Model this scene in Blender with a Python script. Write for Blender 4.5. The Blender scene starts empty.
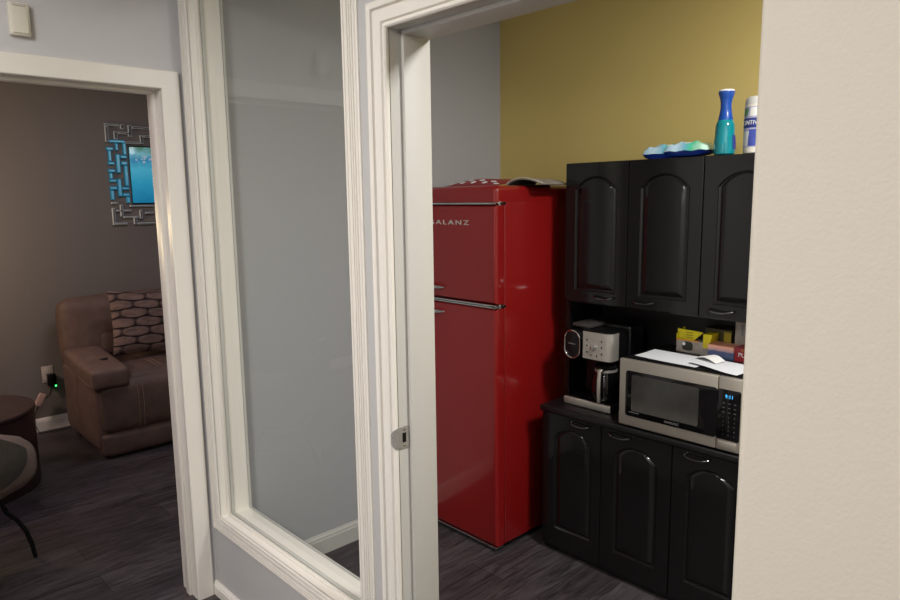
import bpy, bmesh, math, random
from mathutils import Vector, Matrix
random.seed(7)
SC = bpy.context.scene
COL = SC.collection

# ------------------------------------------------------------------ materials
def lin(c):
    return tuple((v/255/12.92 if v/255 <= .04045 else ((v/255+.055)/1.055)**2.4) for v in c) + (1,)

def mat(name, rgb, rough=.5, metal=0, spec=.5, coat=0, bump=None, var=None, trans=0, emit=None, ior=1.45, alpha=None, detail=3):
    """procedural principled material. bump=(scale,strength,distance) var=(scale,amount)"""
    m = bpy.data.materials.new(name); m.use_nodes = True
    nt = m.node_tree; b = nt.nodes['Principled BSDF']
    c = lin(rgb)
    b.inputs['Base Color'].default_value = c
    b.inputs['Roughness'].default_value = rough
    b.inputs['Metallic'].default_value = metal
    b.inputs['Specular IOR Level'].default_value = spec
    b.inputs['Coat Weight'].default_value = coat
    b.inputs['Coat Roughness'].default_value = .05
    b.inputs['Transmission Weight'].default_value = trans
    b.inputs['IOR'].default_value = ior
    if emit:
        b.inputs['Emission Color'].default_value = lin(emit[0]); b.inputs['Emission Strength'].default_value = emit[1]
    tc = nt.nodes.new('ShaderNodeTexCoord')
    if var:
        n = nt.nodes.new('ShaderNodeTexNoise'); n.inputs['Scale'].default_value = var[0]; n.inputs['Detail'].default_value = 4
        nt.links.new(tc.outputs['Object'], n.inputs['Vector'])
        r = nt.nodes.new('ShaderNodeMapRange')
        r.inputs['From Min'].default_value = .3; r.inputs['From Max'].default_value = .7
        r.inputs['To Min'].default_value = 1-var[1]; r.inputs['To Max'].default_value = 1+var[1]
        nt.links.new(n.outputs['Fac'], r.inputs['Value'])
        mx = nt.nodes.new('ShaderNodeVectorMath'); mx.operation = 'SCALE'
        mx.inputs[0].default_value = c[:3]
        nt.links.new(r.outputs['Result'], mx.inputs['Scale'])
        nt.links.new(mx.outputs['Vector'], b.inputs['Base Color'])
    if bump:
        n = nt.nodes.new('ShaderNodeTexNoise'); n.inputs['Scale'].default_value = bump[0]; n.inputs['Detail'].default_value = detail
        nt.links.new(tc.outputs['Object'], n.inputs['Vector'])
        bp = nt.nodes.new('ShaderNodeBump'); bp.inputs['Strength'].default_value = bump[1]; bp.inputs['Distance'].default_value = bump[2]
        nt.links.new(n.outputs['Fac'], bp.inputs['Height'])
        nt.links.new(bp.outputs['Normal'], b.inputs['Normal'])
    return m

def floor_mat():
    m = bpy.data.materials.new('dark_plank_floor'); m.use_nodes = True
    nt = m.node_tree; b = nt.nodes['Principled BSDF']; N = nt.nodes.new; L = nt.links.new
    tc = N('ShaderNodeTexCoord')
    br = N('ShaderNodeTexBrick'); br.offset = .37
    br.inputs['Scale'].default_value = 1; br.inputs['Brick Width'].default_value = 1.22; br.inputs['Row Height'].default_value = .18
    br.inputs['Mortar Size'].default_value = .0016; br.inputs['Mortar Smooth'].default_value = .3; br.inputs['Bias'].default_value = -.1
    br.inputs['Color1'].default_value = lin((60, 53, 56)); br.inputs['Color2'].default_value = lin((78, 72, 74)); br.inputs['Mortar'].default_value = lin((34, 30, 32))
    L(tc.outputs['Object'], br.inputs['Vector'])
    mp = N('ShaderNodeMapping'); mp.inputs['Scale'].default_value = (1.8, 17, 1)
    L(tc.outputs['Object'], mp.inputs['Vector'])
    ns = N('ShaderNodeTexNoise'); ns.inputs['Scale'].default_value = 2.2; ns.inputs['Detail'].default_value = 8; ns.inputs['Distortion'].default_value = 1.4
    L(mp.outputs['Vector'], ns.inputs['Vector'])
    rp = N('ShaderNodeValToRGB'); e = rp.color_ramp.elements
    e[0].position = .36; e[0].color = (.30, .29, .29, 1); e[1].position = .66; e[1].color = (1.3, 1.3, 1.3, 1)
    L(ns.outputs['Fac'], rp.inputs['Fac'])
    mx = N('ShaderNodeMix'); mx.data_type = 'RGBA'; mx.blend_type = 'MULTIPLY'; mx.inputs['Factor'].default_value = .75
    L(br.outputs['Color'], mx.inputs[6]); L(rp.outputs['Color'], mx.inputs[7])
    L(mx.outputs[2], b.inputs['Base Color'])
    b.inputs['Roughness'].default_value = .42; b.inputs['Specular IOR Level'].default_value = .35
    bp = N('ShaderNodeBump'); bp.inputs['Strength'].default_value = .25; bp.inputs['Distance'].default_value = .002
    L(rp.outputs['Color'], bp.inputs['Height']); L(bp.outputs['Normal'], b.inputs['Normal'])
    return m

def pillow_mat():
    """interlocking long ovals, half-offset rows"""
    m = bpy.data.materials.new('brown_oval_fabric'); m.use_nodes = True
    nt = m.node_tree; b = nt.nodes['Principled BSDF']; N = nt.nodes.new; L = nt.links.new
    def Mt(op, a, c=None):
        q = N('ShaderNodeMath'); q.operation = op
        for k, v in enumerate((a, c)):
            if v is None: continue
            if isinstance(v, (int, float)): q.inputs[k].default_value = v
            else: L(v, q.inputs[k])
        return q.outputs[0]
    tc = N('ShaderNodeTexCoord'); sx = N('ShaderNodeSeparateXYZ')
    nz = N('ShaderNodeTexNoise'); nz.inputs['Scale'].default_value = 7
    L(tc.outputs['Object'], nz.inputs['Vector'])
    ad = N('ShaderNodeVectorMath'); ad.operation = 'MULTIPLY_ADD'; ad.inputs[1].default_value = (.03, .0, .022)
    L(nz.outputs['Color'], ad.inputs[0]); L(tc.outputs['Object'], ad.inputs[2]); L(ad.outputs[0], sx.inputs[0])
    X, Z = sx.outputs['X'], sx.outputs['Z']
    W, HH = .180, .122
    def cell(ox, oz):
        u = Mt('FRACT', Mt('ADD', Mt('DIVIDE', X, W), 20+ox)); v = Mt('FRACT', Mt('ADD', Mt('DIVIDE', Z, HH), 20+oz))
        du = Mt('ABSOLUTE', Mt('SUBTRACT', u, .5)); dv = Mt('ABSOLUTE', Mt('SUBTRACT', v, .5))
        a = Mt('POWER', Mt('DIVIDE', du, .505), 2.4); c = Mt('POWER', Mt('DIVIDE', dv, .268), 2.6)
        return Mt('ADD', a, c)
    d = Mt('MINIMUM', cell(0, 0), cell(.5, .5))
    mr = N('ShaderNodeMapRange'); mr.interpolation_type = 'SMOOTHSTEP'
    mr.inputs['From Min'].default_value = .5; mr.inputs['From Max'].default_value = 1.2; mr.inputs['To Min'].default_value = 1; mr.inputs['To Max'].default_value = 0
    L(d, mr.inputs['Value'])
    n2 = N('ShaderNodeTexNoise'); n2.inputs['Scale'].default_value = 26; n2.inputs['Detail'].default_value = 4
    mp2 = N('ShaderNodeMapping'); mp2.inputs['Scale'].default_value = (.6, 1, 2.2)
    L(tc.outputs['Object'], mp2.inputs[0]); L(mp2.outputs[0], n2.inputs['Vector'])
    r2 = N('ShaderNodeMapRange'); r2.inputs['From Min'].default_value = .35; r2.inputs['From Max'].default_value = .65; r2.inputs['To Min'].default_value = .55; r2.inputs['To Max'].default_value = 1.1
    L(n2.outputs['Fac'], r2.inputs['Value'])
    mx = N('ShaderNodeMix'); mx.data_type = 'RGBA'
    mx.inputs[6].default_value = lin((36, 23, 22)); mx.inputs[7].default_value = lin((124, 98, 88))
    L(Mt('MULTIPLY', mr.outputs[0], r2.outputs[0]), mx.inputs[0]); L(mx.outputs[2], b.inputs['Base Color'])
    b.inputs['Roughness'].default_value = .75
    bp = N('ShaderNodeBump'); bp.inputs['Strength'].default_value = 1; bp.inputs['Distance'].default_value = .014
    L(mr.outputs[0], bp.inputs['Height']); L(bp.outputs['Normal'], b.inputs['Normal'])
    return m

def gradient_mat(name, stops, axis='Z', lo=0, hi=1, rough=.4, noise=.0, nscale=12, emit=0, metal=0):
    m = bpy.data.materials.new(name); m.use_nodes = True
    nt = m.node_tree; b = nt.nodes['Principled BSDF']; N = nt.nodes.new; L = nt.links.new
    tc = N('ShaderNodeTexCoord'); sx = N('ShaderNodeSeparateXYZ'); L(tc.outputs['Object'], sx.inputs[0])
    mr = N('ShaderNodeMapRange'); mr.inputs['From Min'].default_value = lo; mr.inputs['From Max'].default_value = hi
    L(sx.outputs[axis], mr.inputs['Value'])
    out = mr.outputs['Result']
    if noise:
        nz = N('ShaderNodeTexNoise'); nz.inputs['Scale'].default_value = nscale; nz.inputs['Detail'].default_value = 5
        L(tc.outputs['Object'], nz.inputs['Vector'])
        ma = N('ShaderNodeMath'); ma.operation = 'MULTIPLY_ADD'; ma.inputs[1].default_value = noise
        su = N('ShaderNodeMath'); su.operation = 'SUBTRACT'; su.inputs[1].default_value = .5
        L(nz.outputs['Fac'], su.inputs[0]); L(su.outputs[0], ma.inputs[0]); L(out, ma.inputs[2]); out = ma.outputs[0]
    rp = N('ShaderNodeValToRGB'); els = rp.color_ramp.elements
    while len(els) < len(stops): els.new(.5)
    for e, (p, c) in zip(els, stops): e.position = p; e.color = lin(c)
    L(out, rp.inputs['Fac']); L(rp.outputs['Color'], b.inputs['Base Color'])
    b.inputs['Roughness'].default_value = rough; b.inputs['Metallic'].default_value = metal
    if emit:
        L(rp.outputs['Color'], b.inputs['Emission Color']); b.inputs['Emission Strength'].default_value = emit
    return m

def glass_mat():
    # thin window pane: clear, with the dielectric mirror reflection of a flat sheet
    m = bpy.data.materials.new('window_glass'); m.use_nodes = True
    nt = m.node_tree; N = nt.nodes.new; L = nt.links.new
    nt.nodes.remove(nt.nodes['Principled BSDF']); out = nt.nodes['Material Output']
    tr = N('ShaderNodeBsdfTransparent'); tr.inputs['Color'].default_value = (.93, .955, .95, 1)
    gl = N('ShaderNodeBsdfGlossy'); gl.inputs['Roughness'].default_value = .015
    ge = N('ShaderNodeNewGeometry'); dt = N('ShaderNodeVectorMath'); dt.operation = 'DOT_PRODUCT'
    L(ge.outputs['Normal'], dt.inputs[0]); L(ge.outputs['Incoming'], dt.inputs[1])
    def M(op, a=None, v=None, src=None):
        q = N('ShaderNodeMath'); q.operation = op
        if a is not None: q.inputs[0].default_value = a
        if v is not None: q.inputs[1].default_value = v
        if src is not None: L(src, q.inputs[0] if a is None else q.inputs[1])
        return q.outputs[0]
    # Schlick reflectance of both faces of a sheet of glass
    k = M('POWER', v=5.0, src=M('SUBTRACT', a=1.0, src=M('ABSOLUTE', src=dt.outputs['Value'])))
    k = M('ADD', v=.075, src=M('MULTIPLY', v=.9, src=k))
    mx = N('ShaderNodeMixShader')
    L(k, mx.inputs[0]); L(tr.outputs[0], mx.inputs[1]); L(gl.outputs[0], mx.inputs[2]); L(mx.outputs[0], out.inputs[0])
    return m

def brushed(name, rgb, rough=.32):
    m = mat(name, rgb, rough, metal=.72)
    nt = m.node_tree; b = nt.nodes['Principled BSDF']; N = nt.nodes.new; L = nt.links.new
    tc = N('ShaderNodeTexCoord'); mp = N('ShaderNodeMapping'); mp.inputs['Scale'].default_value = (1, 6, 900)
    nz = N('ShaderNodeTexNoise'); nz.inputs['Scale'].default_value = 1; nz.inputs['Detail'].default_value = 2
    L(tc.outputs['Object'], mp.inputs[0]); L(mp.outputs[0], nz.inputs['Vector'])
    bp = N('ShaderNodeBump'); bp.inputs['Strength'].default_value = .12; bp.inputs['Distance'].default_value = .0005
    L(nz.outputs['Fac'], bp.inputs['Height']); L(bp.outputs[0], b.inputs['Normal'])
    return m

MT = dict(
    floor=floor_mat(), glass=glass_mat(),
    wall_grey=mat('grey_wall_paint', (206, 205, 207), .6, bump=(160, .10, .002), spec=.25),
    wall_partition=mat('pale_wall_paint', (192, 191, 191), .55, bump=(160, .10, .002), spec=.25),
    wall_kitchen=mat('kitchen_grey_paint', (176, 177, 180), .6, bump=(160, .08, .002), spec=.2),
    wall_beige=mat('beige_textured_paint', (208, 201, 189), .5, bump=(210, .14, .003), detail=1.5, spec=.35),
    wall_yellow=mat('mustard_wall_paint', (196, 176, 110), .6, bump=(180, .06, .002), spec=.2),
    wall_taupe=mat('taupe_wall_paint', (132, 125, 120), .7, bump=(160, .1, .002), spec=.2),
    ceiling=mat('white_ceiling_paint', (226, 224, 218), .8, bump=(120, .2, .003), spec=.1),
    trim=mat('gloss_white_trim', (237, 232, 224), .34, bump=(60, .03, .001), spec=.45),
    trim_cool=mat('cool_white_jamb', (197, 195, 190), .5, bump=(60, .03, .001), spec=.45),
    red=mat('gloss_red_enamel', (136, 22, 22), .2, coat=.5, bump=(30, .015, .002)),
    chrome=mat('chrome', (205, 205, 205), .12, metal=1, var=(60, .03)),
    steel=brushed('brushed_steel', (178, 171, 160), .40),
    steel_light=brushed('pale_brushed_steel', (196, 191, 182), .38),
    plate=mat('worn_plate_steel', (176, 174, 170), .45, metal=.55, var=(200, .12)),
    black=mat('gloss_black_lacquer', (21, 21, 21), .10, bump=(45, .02, .001), spec=.5),
    black_satin=mat('satin_black_laminate', (20, 19, 20), .35, bump=(300, .05, .001)),
    black_plastic=mat('black_plastic', (15, 15, 16), .3, bump=(400, .04, .001)),
    black_glass=mat('black_glass', (7, 7, 8), .06, spec=.6, var=(5, .05)),
    oven_window=mat('dim_oven_window', (52, 51, 48), .10, spec=.7, var=(40, .1)),
    pull=mat('dark_chrome_pull', (112, 112, 114), .16, metal=1, var=(50, .05)),
    leather=mat('brown_suede_leather', (100, 78, 70), .62, bump=(120, .25, .003), var=(14, .18)),
    leather_dark=mat('dark_brown_leather', (86, 67, 60), .6, bump=(120, .25, .003), var=(14, .18)),
    stitch=mat('tan_thread', (134, 106, 90), .8, var=(300, .1)),
    pillow=pillow_mat(),
    table=mat('dark_wood_veneer', (62, 44, 42), .32, var=(9, .2)),
    chair_shell=mat('grey_felt', (84, 78, 72), .9, bump=(500, .3, .002), var=(40, .1)),
    chair_seat=mat('taupe_suede', (112, 96, 88), .8, bump=(300, .25, .002), var=(25, .12)),
    piping=mat('pale_piping', (150, 136, 124), .8, var=(200, .1)),
    white_plastic=mat('white_plastic', (226, 220, 206), .4, var=(20, .02)),
    outlet=mat('outlet_plastic', (206, 196, 190), .4, var=(20, .02)),
    paper=mat('white_paper', (208, 210, 214), .7, bump=(14, .35, .006)),
    card=mat('bright_card', (226, 226, 223), .6, var=(10, .02)),
    teal=mat('teal_bottle_plastic', (8, 128, 138), .12, coat=.5, var=(25, .15)),
    blue=mat('blue_bottle_neck', (24, 74, 160), .2, coat=.4, var=(25, .1)),
    ink_white=mat('white_ink', (236, 236, 236), .5, var=(20, .02)),
    silver_ink=mat('silver_letter', (206, 204, 200), .3, metal=.3, var=(30, .03)),
    key_grey=mat('dim_key_ink', (92, 92, 92), .5, var=(20, .02)),
    ink_grey=mat('grey_ink', (120, 120, 120), .5, var=(20, .02)),
    ink_dark=mat('dark_ink', (40, 40, 30), .5, var=(20, .02)),
    ink_navy=mat('navy_ink', (48, 58, 130), .5, var=(20, .1)),
    green=mat('leaf_green_ink', (96, 150, 70), .5, var=(40, .1)),
    yellow=mat('yellow_carton', (206, 190, 20), .45, var=(20, .06)),
    grey_card=mat('grey_carton', (150, 142, 134), .5, var=(30, .15)),
    crimson=mat('crimson_carton', (140, 34, 44), .45, var=(20, .06)),
    led_cyan=mat('cyan_led', (60, 170, 255), .4, emit=((70, 190, 255), 1.1), var=(5, .01)),
    led_green=mat('green_led', (60, 255, 120), .4, emit=((60, 255, 120), 4), var=(5, .01)),
    silver_tile=mat('pale_silver_edge', (198, 206, 208), .35, var=(60, .1)),
    cyan_lit_mirror=gradient_mat('cyan_lit_mirror', [(0, (70, 160, 205)), (1, (150, 215, 235))], 'Z', 0, .7, .15, .6, 20, emit=.2),  # faces of the lit slips: turquoise reflection painted in, faintly emissive
    mirror=mat('mirror_silver', (210, 214, 216), .05, metal=1, var=(30, .03)),
    cyan_lit_tile=gradient_mat('turquoise_lit_tile', [(0, (40, 150, 190)), (1, (120, 205, 230))], 'Z', 1.4, 2.2, .1, .8, 30, emit=.12),  # rims of the lit slips: turquoise light put into the colour
)

# ------------------------------------------------------------------ mesh helpers
def BM(): return bmesh.new()

def add(bm, other):
    me = bpy.data.meshes.new('t'); other.to_mesh(me); bm.from_mesh(me); bpy.data.meshes.remove(me); other.free()
    return bm

def box(lo, hi, bev=0, seg=2, bm=None):
    b = bmesh.new(); bmesh.ops.create_cube(b, size=1)
    lo, hi = Vector(lo), Vector(hi)
    for v in b.verts:
        v.co = Vector(((lo[i]+hi[i])/2 + v.co[i]*(hi[i]-lo[i])) for i in range(3))
    if bev: bmesh.ops.bevel(b, geom=b.edges[:], offset=bev, segments=seg, affect='EDGES', profile=.5)
    return add(bm, b) if bm is not None else b

def cushion(lo, hi, r, bulge=(0, 0, 0), n=10, bm=None, mx=None):
    """rounded soft box"""
    b = bmesh.new(); bmesh.ops.create_cube(b, size=2)
    bmesh.ops.subdivide_edges(b, edges=b.edges[:], cuts=n, use_grid_fill=True)
    lo, hi = Vector(lo), Vector(hi); c = (lo+hi)/2; h = (hi-lo)/2
    r = min(r, min(h)*.999)
    for v in b.verts:
        p = v.co.copy()
        q = Vector(p[i]*h[i] for i in range(3))
        core = Vector(max(-(h[i]-r), min(h[i]-r, q[i])) for i in range(3))
        d = q-core
        if d.length > 1e-9: q = core + d.normalized()*r
        u = [max(0, 1-p[i]*p[i]) for i in range(3)]
        for i in range(3):
            j, k = (i+1) % 3, (i+2) % 3
            q[i] += bulge[i]*u[j]*u[k]*(1 if p[i] > 0 else -1)*abs(p[i])
        v.co = c+q
    if mx is not None: bmesh.ops.transform(b, matrix=mx, verts=b.verts)
    return add(bm, b) if bm is not None else b

def tube(pts, r, n=8, bm=None, cap=True, closed=False):
    b = bmesh.new(); pts = [Vector(p) for p in pts]; rings = []
    rr = r if isinstance(r, (list, tuple)) else [r]*len(pts)
    ref = None
    for i, p in enumerate(pts):
        if closed: t = pts[(i+1) % len(pts)]-pts[i-1]
        else: t = pts[min(i+1, len(pts)-1)]-pts[max(i-1, 0)]
        t.normalize()
        if ref is None: ref = Vector((0, 0, 1)) if abs(t.z) < .9 else Vector((1, 0, 0))
        a = t.cross(ref).normalized(); c = a.cross(t).normalized(); ref = c
        rings.append([b.verts.new(p + (a*math.cos(2*math.pi*k/n)+c*math.sin(2*math.pi*k/n))*rr[i]) for k in range(n)])
    m = len(rings)
    for i in range(m if closed else m-1):
        A, B = rings[i], rings[(i+1) % m]
        for k in range(n): b.faces.new((A[k], A[(k+1) % n], B[(k+1) % n], B[k]))
    if cap and not closed: b.faces.new(rings[0][::-1]); b.faces.new(rings[-1])
    return add(bm, b) if bm is not None else b

def lathe(prof, n=32, centre=(0, 0, 0), bm=None):
    b = bmesh.new(); rings = []
    for r, z in prof:
        rings.append([b.verts.new((centre[0]+max(r, 1e-4)*math.cos(2*math.pi*k/n), centre[1]+max(r, 1e-4)*math.sin(2*math.pi*k/n), centre[2]+z)) for k in range(n)])
    for A, B in zip(rings, rings[1:]):
        for k in range(n): b.faces.new((A[k], A[(k+1) % n], B[(k+1) % n], B[k]))
    b.faces.new(rings[0][::-1]); b.faces.new(rings[-1])
    return add(bm, b) if bm is not None else b

def prism(poly, x0, x1, axis='x', bm=None, bev=0, seg=2):
    """polygon (a,b) extruded along axis: x -> (y,z), y -> (x,z), z -> (x,y)"""
    b = bmesh.new()
    def P(a, c, t): return {'x': (t, a, c), 'y': (a, t, c), 'z': (a, c, t)}[axis]
    A = [b.verts.new(P(p[0], p[1], x0)) for p in poly]; B = [b.verts.new(P(p[0], p[1], x1)) for p in poly]
    n = len(poly)
    f0 = b.faces.new(A); f1 = b.faces.new(B[::-1])
    for k in range(n): b.faces.new((A[k], B[k], B[(k+1) % n], A[(k+1) % n]))
    bmesh.ops.recalc_face_normals(b, faces=b.faces[:])
    if bev:
        ed = [e for f in (f0, f1) for e in f.edges]
        bmesh.ops.bevel(b, geom=ed, offset=bev, segments=seg, affect='EDGES', profile=.5)
    return add(bm, b) if bm is not None else b

def sheet(grid, thick=0, bm=None):
    """grid: rows of points -> surface (with thickness along -normal)"""
    b = bmesh.new(); V = [[b.verts.new(p) for p in row] for row in grid]
    for i in range(len(V)-1):
        for j in range(len(V[0])-1): b.faces.new((V[i][j], V[i][j+1], V[i+1][j+1], V[i+1][j]))
    if thick:
        bmesh.ops.recalc_face_normals(b, faces=b.faces[:])
        bmesh.ops.solidify(b, geom=b.faces[:], thickness=thick)
    bmesh.ops.recalc_face_normals(b, faces=b.faces[:])
    return add(bm, b) if bm is not None else b

def round_rect(y0, y1, z0, z1, r, n=6):
    out = []
    for cy, cz, a0 in ((y1-r, z1-r, 0), (y0+r, z1-r, 90), (y0+r, z0+r, 180), (y1-r, z0+r, 270)):
        for k in range(n+1):
            a = math.radians(a0+90*k/n); out.append((cy+r*math.cos(a), cz+r*math.sin(a)))
    return out

def text_bm(s, size, x, y, z, depth=.0006, spacing=1.0, align='LEFT', sx=1.0, fn=None):
    """raised lettering on a plane facing -x; reads toward -y"""
    cu = bpy.data.curves.new('t', 'FONT'); cu.body = s; cu.size = size; cu.extrude = depth/2; cu.space_character = spacing; cu.align_x = align
    o = bpy.data.objects.new('t', cu); COL.objects.link(o)
    dg = bpy.context.evaluated_depsgraph_get(); me = bpy.data.meshes.new_from_object(o.evaluated_get(dg))
    b = bmesh.new(); b.from_mesh(me)
    bpy.data.objects.remove(o); bpy.data.curves.remove(cu); bpy.data.meshes.remove(me)
    for v in b.verts:
        tx, ty, tz = v.co
        v.co = fn(tx*sx, ty, tz) if fn else Vector((x-tz-depth/2, y-tx*sx, z+ty))
    bmesh.ops.recalc_face_normals(b, faces=b.faces[:])
    return b

# ------------------------------------------------------------------ scene objects
def rootloc(o):
    v = Vector((0, 0, 0))
    while o is not None: v += o.location; o = o.parent
    return v

def obj(name, bm, m, parent=None, label=None, smooth=True, local=False, kind=None, sharp=35):
    me = bpy.data.meshes.new(name)
    if parent is not None and not local: bmesh.ops.translate(bm, verts=bm.verts, vec=-rootloc(parent))
    bmesh.ops.recalc_face_normals(bm, faces=bm.faces[:])
    if smooth:
        for f in bm.faces: f.smooth = True
        lim = math.radians(sharp)
        for e in bm.edges:
            if len(e.link_faces) == 2 and e.calc_face_angle(0) > lim: e.smooth = False
    bm.to_mesh(me); bm.free(); me.materials.append(MT[m] if isinstance(m, str) else m)
    o = bpy.data.objects.new(name, me); COL.objects.link(o)
    if parent is not None: o.parent = parent
    if label: o['label'] = label
    if kind: o['kind'] = kind
    return o

def thing(name, label, cat, loc, group=None, rotz=0):
    o = bpy.data.objects.new(name, None); COL.objects.link(o); o.location = loc; o.empty_display_size = .05
    o.rotation_euler = (0, 0, rotz); o['label'] = label; o['category'] = cat
    if group: o['group'] = group
    return o

def tag(o, label, cat, group=None):
    o['label'] = label; o['category'] = cat
    if group: o['group'] = group
    return o

def at_base(o):
    """put a single mesh thing's origin at its base centre"""
    vs = o.data.vertices
    lo = Vector(min(v.co[i] for v in vs) for i in range(3)); hi = Vector(max(v.co[i] for v in vs) for i in range(3))
    c = Vector(((lo.x+hi.x)/2, (lo.y+hi.y)/2, lo.z))
    for v in vs: v.co -= c
    o.location = c
    return o

def struct(name, bm, m, parent=None, smooth=False, **k):
    return obj(name, bm, m, parent, smooth=smooth, kind='structure' if parent is None else None, **k)

def struct_root(name, loc):
    o = bpy.data.objects.new(name, None); COL.objects.link(o); o.location = loc; o['kind'] = 'structure'; o.empty_display_size = .1
    return o

# ------------------------------------------------------------------ setting
H = 2.60
XB, XK = 1.085, 1.207          # two faces of the partition wall
YA, YL = 2.578, 2.70           # two faces of the wall with the living room doorway
YELLOW = 2.778; YK = 2.53
DY0, DY1, DZ = .42, 1.352, 2.01   # kitchen doorway in the partition
WY0, WY1, WZ0, WZ1 = 1.541, 2.495, .355, 2.36   # interior window
AX0, AX1, AZ = .19, 1.000, 2.006  # living room doorway

struct('floor', box((-1.9, -2.3, -.08), (3.4, 5.6, 0)), 'floor')
struct('ceiling', box((-1.9, -2.3, H), (3.4, 5.6, H+.08)), 'ceiling')

b = BM()   # partition wall with a doorway and a window opening
box((XB, -2.2, 0), (XK, DY0, H), bm=b); box((XB, DY0, DZ+.012), (XK, DY1+.012, H), bm=b)
box((XB, DY1+.012, 0), (XK, WY0-.012, H), bm=b)
box((XB, WY0-.012, 0), (XK, WY1+.012, WZ0-.012), bm=b); box((XB, WY0-.012, WZ1+.012), (XK, WY1+.012, H), bm=b)
box((XB, WY1+.012, 0), (XK, YL, H), bm=b)
struct('wall_center', b, 'wall_partition')

b = BM()   # wall with the living room doorway
box((-1.8, YA, 0), (AX0-.012, YL, H), bm=b); box((AX0-.012, YA, AZ+.012), (AX1+.012, YL, H), bm=b); box((AX1+.012, YA, 0), (XB, YL, H), bm=b)
struct('wall_left', b, 'wall_grey')
struct('wall_right', box((.85, -2.2, 0), (XB, .361, H), .012, 4), 'wall_beige', smooth=True)
struct('wall_back', box((YELLOW, -1.5, 0), (YELLOW+.12, YK, H)), 'wall_yellow')
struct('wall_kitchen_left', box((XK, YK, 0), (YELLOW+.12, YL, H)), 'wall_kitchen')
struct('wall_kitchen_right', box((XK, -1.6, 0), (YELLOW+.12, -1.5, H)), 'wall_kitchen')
struct('wall_living_back', box((-1.8, 5.39, 0), (3.3, 5.5, H)), 'wall_taupe')
struct('wall_living_right', box((3.2, YL, 0), (3.3, 5.39, H)), 'wall_taupe')
struct('wall_living_left', box((-1.9, YL, 0), (-1.8, 5.5, H)), 'wall_taupe')
struct('wall_hall_left', box((-1.9, -2.3, 0), (-1.8, YL, H)), 'wall_grey')
struct('wall_hall_back', box((-1.8, -2.3, 0), (XB, -2.2, H)), 'wall_grey')

def base_profile(h=.095, t=.013):
    return [(0, 0), (t, 0), (t, h*.72), (t*.8, h*.78), (t*.8, h*.86), (t*.45, h*.93), (t*.3, h), (0, h)]
def baseboard(name, a, b_, nrm, m='trim', h=.095, t=.013):
    """run from a to b (x,y); nrm points into the room"""
    bm = bmesh.new(); rows = []
    for p in (a, b_):
        rows.append([bm.verts.new((p[0]+nrm[0]*q[0], p[1]+nrm[1]*q[0], q[1])) for q in base_profile(h, t)])
    n = len(rows[0])
    for k in range(n): bm.faces.new((rows[0][k], rows[0][(k+1) % n], rows[1][(k+1) % n], rows[1][k]))
    bm.faces.new(rows[0]); bm.faces.new(rows[1][::-1])
    return struct(name, bm, m)
baseboard('baseboard_center', (XB, YA), (XB, DY1+.067), (-1, 0), h=.052, t=.018)
baseboard('baseboard_kitchen_left', (XK, YK), (YELLOW, YK), (0, -1), 'trim_cool')
baseboard('baseboard_living_back', (-1.8, 5.39), (3.2, 5.39), (0, -1))

# casings: mitred profile swept round an opening
CAS = [(0, 0), (0, .010), (.004, .014), (.009, .014), (.0105, .008), (.0145, .008), (.018, .015), (.027, .0175), (.040, .0185), (.047, .0185),
       (.0485, .012), (.053, .012), (.0555, .021), (.062, .024), (.069, .024), (.074, .021), (.076, .016), (.076, 0)]
RIB = [(0, 0), (0, .015), (.003, .018), (.012, .019), (.014, .009), (.017, .009), (.019, .0205), (.034, .0215), (.036, .010), (.039, .010),
       (.041, .022), (.046, .022), (.048, .010), (.051, .010), (.053, .022), (.058, .022), (.060, .010), (.063, .010), (.065, .021), (.071, .020), (.074, .013), (.078, .012), (.080, .009), (.080, 0)]
RIB = [(w*.82, t*.5) for w, t in RIB]; CAS = [(w*.87, t) for w, t in CAS]
def casing_x(prof, y0, y1, z0, z1, x, closed, sgn=-1):
    bm = bmesh.new(); loops = []
    for w, t in prof:
        X = x+sgn*t
        c = [(X, y1+w, z0-(w if closed else 0)), (X, y1+w, z1+w), (X, y0-w, z1+w), (X, y0-w, z0-(w if closed else 0))]
        loops.append([bm.verts.new(p) for p in c])
    for A, B in zip(loops, loops[1:]):
        for k in range(4 if closed else 3): bm.faces.new((A[k], A[(k+1) % 4], B[(k+1) % 4], B[k]))
    return bm

# kitchen doorway
d1 = struct_root('door_1', (XB, (DY0+DY1)/2, 0))
prof = CAS
bm = bmesh.new(); loops = []
for w, t in prof:       # right leg narrower: it dies into the beige wall
    wr = min(w*.72, .055); X = XB-t
    loops.append([bm.verts.new(p) for p in ((X, DY1+w, 0), (X, DY1+w, DZ+w), (X, DY0-wr, DZ+w), (X, DY0-wr, 0))])
for A, B in zip(loops, loops[1:]):
    for k in range(3): bm.faces.new((A[k], A[k+1], B[k+1], B[k]))
obj('casing', bm, 'trim', d1)
b = BM(); J = .012
box((XB-.002, DY1, 0), (XK+.002, DY1+J, DZ), bm=b); box((XB-.002, DY0-J, 0), (XK+.002, DY0, DZ), bm=b); box((XB-.002, DY0-J, DZ), (XK+.002, DY1+J, DZ+J), bm=b)
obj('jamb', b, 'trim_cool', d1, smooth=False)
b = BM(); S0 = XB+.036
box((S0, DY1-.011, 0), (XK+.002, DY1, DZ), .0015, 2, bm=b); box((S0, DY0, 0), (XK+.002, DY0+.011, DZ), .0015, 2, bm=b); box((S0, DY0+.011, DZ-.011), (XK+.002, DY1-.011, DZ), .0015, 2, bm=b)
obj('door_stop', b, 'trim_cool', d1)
obj('casing_rear', casing_x(CAS, DY0, DY1, 0, DZ, XK, False, 1), 'trim_cool', d1)
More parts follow.
